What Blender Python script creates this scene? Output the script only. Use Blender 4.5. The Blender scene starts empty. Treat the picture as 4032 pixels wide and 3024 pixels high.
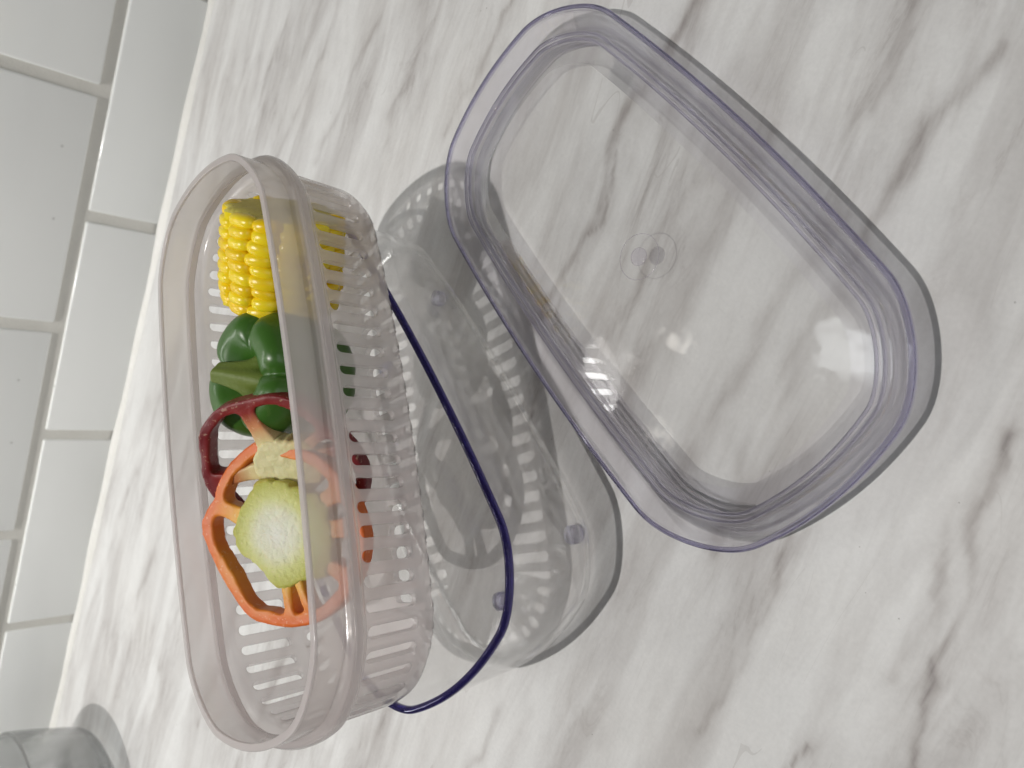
import bpy, bmesh, math, random
import numpy as np
from mathutils import Vector, Matrix

random.seed(7)
rng = np.random.default_rng(7)
MM = 0.001
scene = bpy.context.scene
COL = scene.collection

# ------------------------------------------------------------------ camera
YAW, PITCH, ROLL = 0.3247, 0.8124, 0.0838
CAM = Vector((0.0, -547.37, 219.11)) * MM
fw = Vector((-math.sin(YAW) * math.cos(PITCH), math.cos(YAW) * math.cos(PITCH), -math.sin(PITCH)))
rt = Vector((math.cos(YAW), math.sin(YAW), 0))
up = rt.cross(fw)
rt2 = rt * math.cos(ROLL) + up * math.sin(ROLL)
up2 = -rt * math.sin(ROLL) + up * math.cos(ROLL)
cam_data = bpy.data.cameras.new("camera")
cam = bpy.data.objects.new("camera", cam_data)
COL.objects.link(cam)
X, Y, Z = -up2, rt2, -fw          # the photograph lies on its side: the phone was held upright
cam.matrix_world = Matrix(((X.x, Y.x, Z.x, CAM.x), (X.y, Y.y, Z.y, CAM.y), (X.z, Y.z, Z.z, CAM.z), (0, 0, 0, 1)))
cam_data.sensor_width = 36.0
cam_data.lens = 36.0 * 3075.2 / 4032.0
cam_data.clip_start = 0.01
cam_data.clip_end = 50.0
cam_data.dof.use_dof = True
cam_data.dof.focus_distance = 0.255
cam_data.dof.aperture_fstop = 17.0
scene.camera = cam

# ------------------------------------------------------------------ world and lamps
world = bpy.data.worlds.new("World")
scene.world = world
world.use_nodes = True
bg = world.node_tree.nodes["Background"]
bg.inputs[0].default_value = (0.97, 0.99, 1.0, 1)
bg.inputs[1].default_value = 0.075

def area(name, loc, target, sx, sy, power, color, shape='RECTANGLE'):
    L = bpy.data.lights.new(name, 'AREA')
    L.shape = shape
    L.size = sx
    if shape in ('RECTANGLE', 'ELLIPSE'):
        L.size_y = sy
    L.energy = power
    L.color = color
    o = bpy.data.objects.new(name, L)
    COL.objects.link(o)
    o.location = loc
    o.rotation_euler = (Vector(target) - Vector(loc)).to_track_quat('-Z', 'Y').to_euler()
    return o

LDIR = Vector((-0.169, -0.0215, 1.0))
TGT = Vector((-0.095, -0.345, 0.0))
area("ceiling_spot", TGT + LDIR * 1.7, TGT, 0.020, 0.020, 17.6, (1.0, 0.97, 0.93), 'DISK')
# added fill strip, no known lamp: brightens the counter towards the wall
area("counter_fill", (-0.46, -0.07, 0.46), (-0.46, -0.10, 0.0), 0.70, 0.05, 1.45, (1.0, 0.99, 0.96))
# added soft fill from behind the camera, lifts the tiles and plastic rims
area("camera_side_fill", (0.35, -2.1, 1.25), (-0.10, -0.10, 0.1), 1.7, 1.1, 8.6, (0.97, 0.99, 1.0))
# bright window over the wall and two small cabinet lamps
area("window", (-0.066, -0.02, 1.27), (-0.02, -0.45, 0.0), 0.075, 0.16, 0.19, (0.95, 0.99, 1.0))
area("cabinet_lamp", (-0.097, -0.03, 0.63), (-0.08, -0.30, 0.0), 0.026, 0.026, 0.012, (1.0, 0.96, 0.88), 'DISK')
area("cabinet_lamp", (-0.225, -0.03, 0.68), (-0.18, -0.30, 0.0), 0.026, 0.026, 0.010, (1.0, 0.95, 0.85), 'DISK')

scene.view_settings.view_transform = 'Standard'
scene.view_settings.look = 'None'
scene.view_settings.exposure = -0.26
scene.view_settings.gamma = 1.0
scene.view_settings.use_curve_mapping = False
scene.render.engine = 'CYCLES'
cy = scene.cycles
cy.use_denoising = True
try:
    cy.denoiser = 'OPENIMAGEDENOISE'
except Exception:
    pass
cy.max_bounces = 16
cy.diffuse_bounces = 4
cy.glossy_bounces = 6
cy.transmission_bounces = 14
cy.transparent_max_bounces = 40
cy.volume_bounces = 0
cy.caustics_reflective = False
cy.caustics_refractive = True
cy.blur_glossy = 0.3
cy.sample_clamp_indirect = 4.0

# ------------------------------------------------------------------ node helpers
class NT:
    def __init__(s, name):
        s.m = bpy.data.materials.new(name)
        s.m.use_nodes = True
        s.t = s.m.node_tree
        s.t.nodes.clear()
        s.out = s.n('ShaderNodeOutputMaterial')
    def n(s, typ, **kw):
        nd = s.t.nodes.new(typ)
        for k, v in kw.items():
            setattr(nd, k, v)
        return nd
    def l(s, a, b):
        s.t.links.new(a, b)
    def val(s, sock, v):
        if hasattr(v, 'links') or isinstance(v, bpy.types.NodeSocket):
            s.l(v, sock)
        else:
            sock.default_value = v
    def math(s, op, a, b=0.0, c=None, clamp=False):
        nd = s.n('ShaderNodeMath', operation=op)
        nd.use_clamp = clamp
        s.val(nd.inputs[0], a); s.val(nd.inputs[1], b)
        if c is not None:
            s.val(nd.inputs[2], c)
        return nd.outputs[0]
    def noise(s, vec, scale, detail=3.0, rough=0.5, dist=0.0):
        nd = s.n('ShaderNodeTexNoise')
        if vec is not None:
            s.l(vec, nd.inputs['Vector'])
        nd.inputs['Scale'].default_value = scale
        nd.inputs['Detail'].default_value = detail
        nd.inputs['Roughness'].default_value = rough
        nd.inputs['Distortion'].default_value = dist
        return nd.outputs['Fac']
    def ramp(s, fac, stops, interp='LINEAR'):
        nd = s.n('ShaderNodeValToRGB')
        nd.color_ramp.interpolation = interp
        e = nd.color_ramp.elements
        while len(e) < len(stops):
            e.new(0.5)
        for el, (p, c) in zip(e, stops):
            el.position = p
            el.color = c if len(c) == 4 else (*c, 1)
        s.val(nd.inputs[0], fac)
        return nd.outputs[0]
    def mixc(s, fac, a, b):
        nd = s.n('ShaderNodeMix', data_type='RGBA')
        s.val(nd.inputs[0], fac)
        s.val(nd.inputs[6], a if not isinstance(a, tuple) else (*a[:3], 1))
        s.val(nd.inputs[7], b if not isinstance(b, tuple) else (*b[:3], 1))
        return nd.outputs[2]
    def mixs(s, fac, a, b):
        nd = s.n('ShaderNodeMixShader')
        s.val(nd.inputs[0], fac)
        s.l(a, nd.inputs[1]); s.l(b, nd.inputs[2])
        return nd.outputs[0]
    def bump(s, h, strength, dist):
        nd = s.n('ShaderNodeBump')
        nd.inputs['Strength'].default_value = strength
        nd.inputs['Distance'].default_value = dist
        s.l(h, nd.inputs['Height'])
        return nd.outputs[0]
    def coord(s, kind='Object'):
        return s.n('ShaderNodeTexCoord').outputs[kind]
    def schlick(s, f0=0.04, top=1.0):
        g = s.n('ShaderNodeNewGeometry')
        d = s.n('ShaderNodeVectorMath', operation='DOT_PRODUCT')
        s.l(g.outputs['Normal'], d.inputs[0]); s.l(g.outputs['Incoming'], d.inputs[1])
        a = s.math('ABSOLUTE', d.outputs['Value'])
        b = s.math('SUBTRACT', 1.0, a, clamp=True)
        p = s.math('POWER', b, 5.0)
        return s.math('MULTIPLY_ADD', p, top - f0, f0)
    def principled(s, color, rough, normal=None, spec=0.5, sss=0.0, sss_r=(1, .3, .1), sss_s=0.003, coat=0.0):
        nd = s.n('ShaderNodeBsdfPrincipled')
        s.val(nd.inputs['Base Color'], color if not isinstance(color, tuple) else (*color[:3], 1))
        s.val(nd.inputs['Roughness'], rough)
        nd.inputs['Specular IOR Level'].default_value = spec
        if sss:
            nd.inputs['Subsurface Weight'].default_value = sss
            nd.inputs['Subsurface Radius'].default_value = sss_r
            nd.inputs['Subsurface Scale'].default_value = sss_s
        nd.inputs['Coat Weight'].default_value = coat
        if normal is not None:
            s.l(normal, nd.inputs['Normal'])
        return nd.outputs[0]
    def done(s, shader, volume=None):
        s.l(shader, s.out.inputs['Surface'])
        if volume is not None:
            s.l(volume, s.out.inputs['Volume'])
        return s.m

# ------------------------------------------------------------------ clear plastic
def clear_plastic(name, k, absorb, tint=(1, 1, 1), dens=80.0, f0=0.045, rough=0.015, wavy=False):
    N = NT(name)
    tr = N.n('ShaderNodeBsdfTransparent'); tr.inputs[0].default_value = (*tint, 1)
    gl = N.n('ShaderNodeBsdfGlossy'); gl.inputs['Roughness'].default_value = rough
    gl.inputs['Color'].default_value = (1, 1, 1, 1)
    if wavy:
        N.l(N.bump(N.noise(N.coord(), 38.0, 3.0, .55), 0.22, 0.0012), gl.inputs['Normal'])
    if not wavy:
        N.l(N.bump(N.noise(N.coord(), 90.0, 2.0, .5), 0.10, 0.0008), gl.inputs['Normal'])
    dust = N.n('ShaderNodeBsdfDiffuse'); dust.inputs[0].default_value = (0.8, 0.79, 0.77, 1)
    sm = N.ramp(N.noise(N.coord(), 30.0, 4.0, .62, .6), [(0.50, (0, 0, 0)), (0.80, (1, 1, 1))])
    sx = N.n('ShaderNodeMapping'); N.l(N.coord(), sx.inputs[0])
    sx.inputs['Rotation'].default_value = (0, 0, .7); sx.inputs['Scale'].default_value = (1, 14, 1)
    scr = N.math('GREATER_THAN', N.noise(sx.outputs[0], 110.0, 2.0), .70)
    dirt = N.math('ADD', N.math('MULTIPLY', sm, .02), N.math('MULTIPLY', scr, .03))
    clean = N.mixs(dirt, tr.outputs[0], dust.outputs[0])
    thin = N.mixs(N.schlick(f0, .38), clean, gl.outputs[0])
    sh = thin
    if k > 0:
        g = N.n('ShaderNodeBsdfGlass'); g.inputs['IOR'].default_value = 1.5
        g.inputs['Roughness'].default_value = 0.0
        g.inputs['Color'].default_value = (*tint, 1)
        sh = N.mixs(k, thin, g.outputs[0]) if k < 1 else g.outputs[0]
    va = None
    if dens > 0:
        v = N.n('ShaderNodeVolumeAbsorption'); v.inputs['Color'].default_value = (*absorb, 1)
        v.inputs['Density'].default_value = dens
        va = v.outputs[0]
    return N.done(sh, va)

VIOLET = (0.66, 0.63, 0.94)
M_wall = clear_plastic("clear_plastic_wall", 0.22, VIOLET, f0=0.06, dens=0)
M_floor = clear_plastic("clear_plastic_panel", 0.0, VIOLET, dens=0, f0=0.022, rough=0.06, wavy=True)
M_lidrim = clear_plastic("clear_plastic_rim", 0.36, VIOLET, dens=0, tint=(0.985, 0.98, 1.0), f0=0.035)
M_ridge = clear_plastic("lavender_ridge_plastic", 0.9, (0.50, 0.48, 0.68), tint=(0.97, 0.965, 0.99), dens=220)
M_violet = clear_plastic("violet_edge_plastic", 0.94, (0.14, 0.09, 0.50), tint=(0.84, 0.81, 0.93), dens=1300)
M_edge = clear_plastic("violet_lid_edge_plastic", 0.9, (0.34, 0.31, 0.56), tint=(0.95, 0.945, 0.99), dens=480)
M_glass = clear_plastic("grey_clear_glass", 0.7, (0.7, 0.72, 0.72), dens=0, tint=(0.90, 0.905, 0.905))

# ------------------------------------------------------------------ frosted plastic of the basket
def frosted(name="frosted_polypropylene", dense=0.38):
    N = NT(name)
    co = N.coord()
    cloud = N.noise(co, 45.0, 3.0, 0.5)
    tr = N.n('ShaderNodeBsdfTransparent'); tr.inputs[0].default_value = (0.985, 0.975, 0.97, 1)
    tl = N.n('ShaderNodeBsdfTranslucent'); tl.inputs[0].default_value = (0.90, 0.86, 0.86, 1)
    df = N.n('ShaderNodeBsdfDiffuse'); df.inputs[0].default_value = (0.86, 0.82, 0.82, 1)
    body = N.mixs(0.45, tl.outputs[0], df.outputs[0])
    fac = N.math('MULTIPLY_ADD', cloud, 0.10, dense - 0.04)
    m = N.mixs(fac, tr.outputs[0], body)
    gl = N.n('ShaderNodeBsdfGlossy'); gl.inputs['Roughness'].default_value = 0.16
    nb = N.bump(N.noise(co, 900.0, 2.0), 0.05, 0.0003)
    N.l(nb, gl.inputs['Normal'])
    return N.done(N.mixs(N.schlick(0.035), m, gl.outputs[0]))
M_frost = frosted()
M_frost2 = frosted("frosted_polypropylene_thick", 0.54)

# ------------------------------------------------------------------ mesh helpers
def empty(name, loc=(0, 0, 0), rotz=0.0):
    o = bpy.data.objects.new(name, None)
    o.empty_display_size = 0.01
    COL.objects.link(o)
    o.location = loc
    o.rotation_euler = (0, 0, rotz)
    return o

def mesh_obj(name, verts, faces, mat, parent=None, smooth=True, mats=None, fmat=None):
    me = bpy.data.meshes.new(name)
    me.from_pydata([tuple(v) for v in verts], [], [tuple(f) for f in faces])
    for m in (mats or [mat]):
        me.materials.append(m)
    if fmat is not None:
        me.polygons.foreach_set('material_index', fmat)
    if smooth:
        me.polygons.foreach_set('use_smooth', [True] * len(me.polygons))
    me.update()
    o = bpy.data.objects.new(name, me)
    COL.objects.link(o)
    if parent is not None:
        o.parent = parent
    return o

def bm_obj(name, bm, mat, parent=None, smooth=True):
    me = bpy.data.meshes.new(name)
    bm.to_mesh(me); bm.free()
    me.materials.append(mat)
    if smooth:
        me.polygons.foreach_set('use_smooth', [True] * len(me.polygons))
    o = bpy.data.objects.new(name, me)
    COL.objects.link(o)
    if parent is not None:
        o.parent = parent
    return o

def tag(o, label, cat, group=None):
    o['label'] = label; o['category'] = cat
    if group:
        o['group'] = group

def outline(a, b, r, bu, bv, n):
    """bulged rounded rectangle, resampled to n points by length; points and outward normals (mm)"""
    pts = []
    for sx, sy, t0 in ((1, 1, 0), (-1, 1, 90), (-1, -1, 180), (1, -1, 270)):
        for t in np.radians(np.linspace(t0, t0 + 90, 60)):
            pts.append((sx * (a - r) + r * math.cos(t), sy * (b - r) + r * math.sin(t)))
    q = np.array(pts + pts[:1])
    out = []
    for i in range(len(q) - 1):
        L = np.linalg.norm(q[i + 1] - q[i]); m = max(1, int(L / 0.5))
        for k in range(m):
            out.append(q[i] + (q[i + 1] - q[i]) * k / m)
    q = np.array(out); q0 = q.copy()
    q[:, 0] += np.sign(q0[:, 0]) * bu * np.clip(1 - (q0[:, 1] / b) ** 2, 0, 1) * np.clip(abs(q0[:, 0]) / a, 0, 1) ** 2
    q[:, 1] += np.sign(q0[:, 1]) * bv * np.clip(1 - (q0[:, 0] / a) ** 2, 0, 1) * np.clip(abs(q0[:, 1]) / b, 0, 1) ** 2
    for _ in range(3):      # soften the joins of the arcs
        q = (np.roll(q, 1, 0) + 2 * q + np.roll(q, -1, 0)) / 4
    # start at the middle of the +x end
    qq = np.vstack([q, q[:1]])
    s = np.concatenate([[0], np.cumsum(np.linalg.norm(np.diff(qq, axis=0), axis=1))])
    per = s[-1]
    t = np.arange(n) * per / n
    P = np.stack([np.interp(t, s, qq[:, 0]), np.interp(t, s, qq[:, 1])], -1)
    T = np.roll(P, -1, 0) - np.roll(P, 1, 0)
    Nn = np.stack([T[:, 1], -T[:, 0]], -1)
    for _ in range(4):
        Nn = (np.roll(Nn, 1, 0) + 2 * Nn + np.roll(Nn, -1, 0)) / 4
    Nn /= np.linalg.norm(Nn, axis=1)[:, None]
    return P, Nn, per

def fillet(poly, radii, seg=5, closed=False):
    """round the corners of a profile polyline"""
    poly = [np.array(p, float) for p in poly]
    n = len(poly); out = []
    for i, p in enumerate(poly):
        r = radii[i] if isinstance(radii, (list, tuple)) else radii
        if (not closed and i in (0, n - 1)) or r <= 0:
            out.append(p); continue
        a = poly[i - 1] - p; b = poly[(i + 1) % n] - p
        la, lb = np.linalg.norm(a), np.linalg.norm(b)
        a /= la; b /= lb
        ang = math.acos(max(-1, min(1, float(a @ b))))
        if ang > 3.1:
            out.append(p); continue
        d = min(r / math.tan(ang / 2), la * 0.49, lb * 0.49)
        rr_ = d * math.tan(ang / 2)
        c = p + (a + b) / np.linalg.norm(a + b) * (rr_ / math.sin(ang / 2))
        p0, p1 = p + a * d, p + b * d
        a0 = math.atan2(*(p0 - c)[::-1]); a1 = math.atan2(*(p1 - c)[::-1])
        da = (a1 - a0 + math.pi) % (2 * math.pi) - math.pi
        for k in range(seg + 1):
            t = a0 + da * k / seg
            out.append(c + rr_ * np.array([math.cos(t), math.sin(t)]))
    return out

def sweep(name, P, Nn, prof, mat, parent, closed=True, caps=False, mats=None, fm=None):
    """sweep a profile of (inset, height) round an outline; caps fills the first and last ring flat"""
    # holding points keep the flat runs of the profile flat under smooth shading
    hp = []
    pl = [np.array(q, float) for q in prof]
    for i, q in enumerate(pl):
        hp.append(tuple(q))
        if i == len(pl) - 1 and not closed:
            break
        d = pl[(i + 1) % len(pl)] - q; L = float(np.linalg.norm(d))
        if L > 0.45:
            e = min(0.07, L * .1)
            hp += [tuple(q + d / L * e), tuple(q + d / L * (L - e))]
    prof = hp
    n = len(P); m = len(prof)
    V = []
    for o, z in prof:
        R = P - Nn * o
        V += [(x * MM, y * MM, z * MM) for x, y in R]
    F = []; FM = []
    for j in range(m if closed else m - 1):
        j2 = (j + 1) % m
        for i in range(n):
            i2 = (i + 1) % n
            F.append((j * n + i, j * n + i2, j2 * n + i2, j2 * n + i))
            FM.append(fm(prof[j], prof[j2]) if fm else 0)
    if caps:
        F.append(tuple(range(n - 1, -1, -1))); FM.append(fm(None, None) if fm else 0)
        F.append(tuple((m - 1) * n + i for i in range(n))); FM.append(fm(None, None) if fm else 0)
    o = mesh_obj(name, V, F, mat, parent, True, mats, FM)
    bm = bmesh.new(); bm.from_mesh(o.data)
    bmesh.ops.recalc_face_normals(bm, faces=bm.faces)
    bm.to_mesh(o.data); bm.free()
    if caps:
        for pg in o.data.polygons:
            if pg.loop_total > 4:
                pg.use_smooth = False
    return o

# ------------------------------------------------------------------ marble counter
def fbm(x, y, octaves=4, seed=0):
    r = np.random.default_rng(seed)
    tot = np.zeros_like(x); amp = 1.0; s = 0.0
    for k in range(octaves):
        tab = r.random((256, 256))
        fx = x * 2 ** k + r.random() * 100; fy = y * 2 ** k + r.random() * 100
        ix = np.floor(fx).astype(int); iy = np.floor(fy).astype(int)
        u = fx - ix; v = fy - iy
        u = u * u * (3 - 2 * u); v = v * v * (3 - 2 * v)
        g = lambda a, b: tab[(ix + a) % 256, (iy + b) % 256]
        tot += amp * ((g(0, 0) * (1 - u) + g(1, 0) * u) * (1 - v) + (g(0, 1) * (1 - u) + g(1, 1) * u) * v)
        s += amp; amp *= 0.5
    return tot / s

# main veins read off the slab: ((x, y) in mm ..., half width, strength)
VEINS = [
    ([(95, -377), (78, -374), (64, -369), (50, -363), (30, -361), (12, -362), (-1, -363), (-11, -360), (-27, -357), (-44, -353)], 2.2, 0.85),
    ([(30, -364), (14, -366), (0, -366), (-9, -362)], 1.2, 0.6),
    ([(-27, -357), (-30, -360), (-45, -361), (-62, -364), (-80, -366)], 0.8, 0.55),
    ([(70, -470), (48, -465), (24, -460), (1, -457), (-24, -452), (-58, -450), (-81, -448)], 2.4, 0.5),
    ([(20, -449), (0, -443), (-22, -438), (-48, -436), (-78, -430)], 3.6, 0.38),
    ([(40, -420), (14, -414), (-8, -411), (-30, -408), (-54, -402)], 3.4, 0.30),
    ([(28, -398), (8, -394), (-14, -392), (-40, -388)], 2.4, 0.26),
    ([(-21, -511), (-38, -514), (-55, -517), (-70, -516), (-84, -518), (-102, -520)], 1.6, 0.75),
    ([(-40, -508), (-60, -511), (-80, -508)], 2.2, 0.4),
    ([(-40, -466), (-56, -470), (-78, -474), (-106, -471), (-130, -468)], 1.3, 0.42),
    ([(-112, -497), (-120, -496), (-130, -497)], 1.1, 0.75),
    ([(120, -452), (92, -446), (70, -448), (50, -446)], 2.0, 0.42),
    ([(130, -415), (100, -410), (78, -412)], 1.8, 0.36),
    ([(140, -330), (96, -322), (64, -318), (30, -310)], 1.6, 0.34),
    ([(120, -290), (80, -286), (44, -280), (18, -270)], 1.4, 0.42),
    ([(130, -250), (90, -243), (50, -236), (20, -226)], 1.8, 0.34),
    ([(100, -205), (62, -196), (24, -186), (-10, -170)], 1.6, 0.38),
    ([(90, -160), (50, -150), (10, -140), (-30, -122)], 2.2, 0.30),
    ([(70, -105), (30, -98), (-20, -88), (-70, -70)], 2.0, 0.30),
    ([(-150, -60), (-200, -52), (-250, -46), (-300, -34)], 2.4, 0.30),
    ([(-170, -110), (-220, -108), (-280, -100), (-330, -92)], 3.0, 0.32),
    ([(-210, -160), (-250, -158), (-300, -148), (-350, -140)], 2.4, 0.34),
    ([(-230, -215), (-260, -210), (-300, -206), (-340, -200)], 2.0, 0.40),
    ([(-240, -262), (-262, -262), (-300, -256), (-340, -250)], 1.6, 0.50),
    ([(-200, -345), (-230, -340), (-262, -338), (-290, -330)], 2.6, 0.34),
    ([(-180, -400), (-200, -397), (-230, -392), (-260, -388)], 1.8, 0.42),
    ([(-160, -430), (-185, -428), (-215, -422), (-240, -420)], 1.6, 0.32),
]

def make_counter():
    xs = np.concatenate([np.linspace(-1500, -620, 23)[:-1], np.arange(-620, -440, 3.0), np.arange(-440, 160.1, 1.3), np.linspace(162, 900, 19)])
    ys = np.concatenate([np.linspace(-1000, -620, 11)[:-1], np.arange(-620, 2.1, 1.3)])
    gx, gy = np.meshgrid(xs, ys, indexing='ij')
    wx = gx + 26 * (fbm(gx / 60, gy / 40, 3, 11) - .5) ; wy = gy + 13 * (fbm(gx / 42, gy / 30, 4, 5) - .5) + 5 * (fbm(gx / 9, gy / 7, 3, 8) - .5)
    val = np.zeros_like(gx)
    for k, (pl, w, st) in enumerate(VEINS):
        pl = np.array(pl, float)
        lo = pl.min(0) - 40; hi = pl.max(0) + 40
        msk = (gx > lo[0]) & (gx < hi[0]) & (gy > lo[1]) & (gy < hi[1])
        px, py = wx[msk], wy[msk]
        best = np.full(px.shape, 1e9)
        for a, b in zip(pl[:-1], pl[1:]):
            d = b - a
            t = np.clip(((px - a[0]) * d[0] + (py - a[1]) * d[1]) / (d @ d), 0, 1)
            best = np.minimum(best, np.hypot(px - a[0] - t * d[0], py - a[1] - t * d[1]))
        u = best / (w * .85 * (0.55 + 1.0 * fbm(gx[msk] / 30, gy[msk] / 14, 3, 40 + k)))
        br = np.clip(0.25 + 1.5 * (fbm(gx[msk] / 22, gy[msk] / 10, 3, 90 + k) - 0.22), 0, 1.1)
        v = st * br * (0.72 * np.exp(-u ** 2) + 0.34 * np.exp(-(u / 3.2) ** 2))
        v = v * 0.92
        val[msk] = np.maximum(val[msk], v) + 0.25 * np.minimum(val[msk], v)
    nx, ny = gx.shape
    V = np.stack([gx, gy, np.zeros_like(gx)], -1).reshape(-1, 3) * MM
    idx = np.arange(nx * ny).reshape(nx, ny)
    F = np.stack([idx[:-1, :-1], idx[1:, :-1], idx[1:, 1:], idx[:-1, 1:]], -1).reshape(-1, 4)
    N = NT("marble_counter")
    at = N.n('ShaderNodeAttribute', attribute_name='vein')
    mp = N.n('ShaderNodeMapping'); N.l(N.coord(), mp.inputs[0])
    mp.inputs['Rotation'].default_value = (0, 0, math.radians(8))
    mp.inputs['Scale'].default_value = (1.0, 5.0, 1.0)
    v = mp.outputs[0]
    broad = N.noise(v, 8.0, 4.0, 0.55, 0.7)
    patch = N.noise(N.coord(), 9.0, 3.0, 0.55, 0.4)
    streak = N.noise(v, 22.0, 6.0, 0.60, 1.0)
    fine = N.noise(v, 85.0, 4.0, 0.6, 0.6)
    b1 = N.ramp(broad, [(0.40, (0, 0, 0)), (0.66, (1, 1, 1))])
    p1 = N.ramp(patch, [(0.40, (0.15, 0.15, 0.15)), (0.62, (1, 1, 1))])
    s1 = N.ramp(streak, [(0.46, (0, 0, 0)), (0.76, (1, 1, 1))])
    f1 = N.ramp(fine, [(0.45, (0, 0, 0)), (0.75, (1, 1, 1))])
    thin = N.math('ABSOLUTE', N.math('SUBTRACT', N.noise(v, 11.0, 7.0, 0.64, 1.4), 0.5))
    t1 = N.ramp(thin, [(0.0, (1, 1, 1)), (0.02, (0.25, 0.25, 0.25)), (0.06, (0, 0, 0))])
    t1 = N.math('MULTIPLY', N.math('MULTIPLY', t1, b1), p1)
    g = N.math('ADD', N.math('MULTIPLY', b1, 0.38), N.math('MULTIPLY', N.math('MULTIPLY', s1, p1), 0.22))
    g = N.math('ADD', g, N.math('MULTIPLY', N.math('MULTIPLY', f1, s1), 0.12))
    g = N.math('ADD', g, N.math('MULTIPLY', t1, 0.24))
    vv = N.math('MULTIPLY', at.outputs['Fac'], N.math('MULTIPLY_ADD', fine, 0.9, 0.62))
    g = N.math('ADD', g, vv, clamp=True)
    base = N.ramp(g, [(0.0, (0.72, 0.72, 0.715)), (0.30, (0.585, 0.575, 0.567)), (0.70, (0.38, 0.355, 0.345)), (1.0, (0.22, 0.20, 0.195))])
    warm = N.noise(N.coord(), 14.0, 2.0)
    base = N.mixc(N.ramp(warm, [(0.45, (0, 0, 0)), (0.8, (0.15, 0.15, 0.15))]), base, (0.72, 0.69, 0.64))
    grain = N.noise(N.coord(), 700.0, 3.0, 0.6)
    mott = N.noise(N.coord(), 120.0, 4.0, 0.65)
    hs_ = N.n('ShaderNodeHueSaturation'); N.l(base, hs_.inputs['Color'])
    N.l(N.math('ADD', N.math('MULTIPLY_ADD', grain, 0.16, 0.92), N.math('MULTIPLY_ADD', mott, 0.14, -0.07)), hs_.inputs['Value'])
    base = hs_.outputs[0]
    # specks, hairs and fine scratches
    vo = N.n('ShaderNodeTexVoronoi'); vo.inputs['Scale'].default_value = 75.0; N.l(N.coord(), vo.inputs['Vector'])
    sp = N.math('LESS_THAN', vo.outputs['Distance'], N.math('MULTIPLY', N.noise(N.coord(), 120.0, 1.0), 0.035))
    base = N.mixc(N.math('MULTIPLY', sp, 0.6), base, (0.16, 0.14, 0.13))
    hm = N.n('ShaderNodeMapping'); N.l(N.coord(), hm.inputs[0]); hm.inputs['Rotation'].default_value = (0, 0, math.radians(48)); hm.inputs['Scale'].default_value = (1, 9, 1)
    hv = N.math('ABSOLUTE', N.math('SUBTRACT', N.noise(hm.outputs[0], 7.0, 1.0), 0.5))
    hs = N.math('MULTIPLY', N.math('LESS_THAN', hv, 0.0012), N.math('GREATER_THAN', N.noise(N.coord(), 21.0, 2.0), 0.56))
    base = N.mixc(N.math('MULTIPLY', hs, 0.28), base, (0.40, 0.38, 0.36))
    rough = N.math('MULTIPLY_ADD', streak, 0.10, 0.40)
    nb = N.bump(N.noise(N.coord(), 260.0, 3.0), 0.06, 0.0004)
    mat = N.done(N.principled(base, rough, nb, spec=0.32))
    o = mesh_obj("countertop", V, F, mat, None, True)
    a = o.data.attributes.new('vein', 'FLOAT', 'POINT')
    a.data.foreach_set('value', val.reshape(-1).astype(np.float32))
    o['kind'] = 'structure'
    return o
make_counter()

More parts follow.
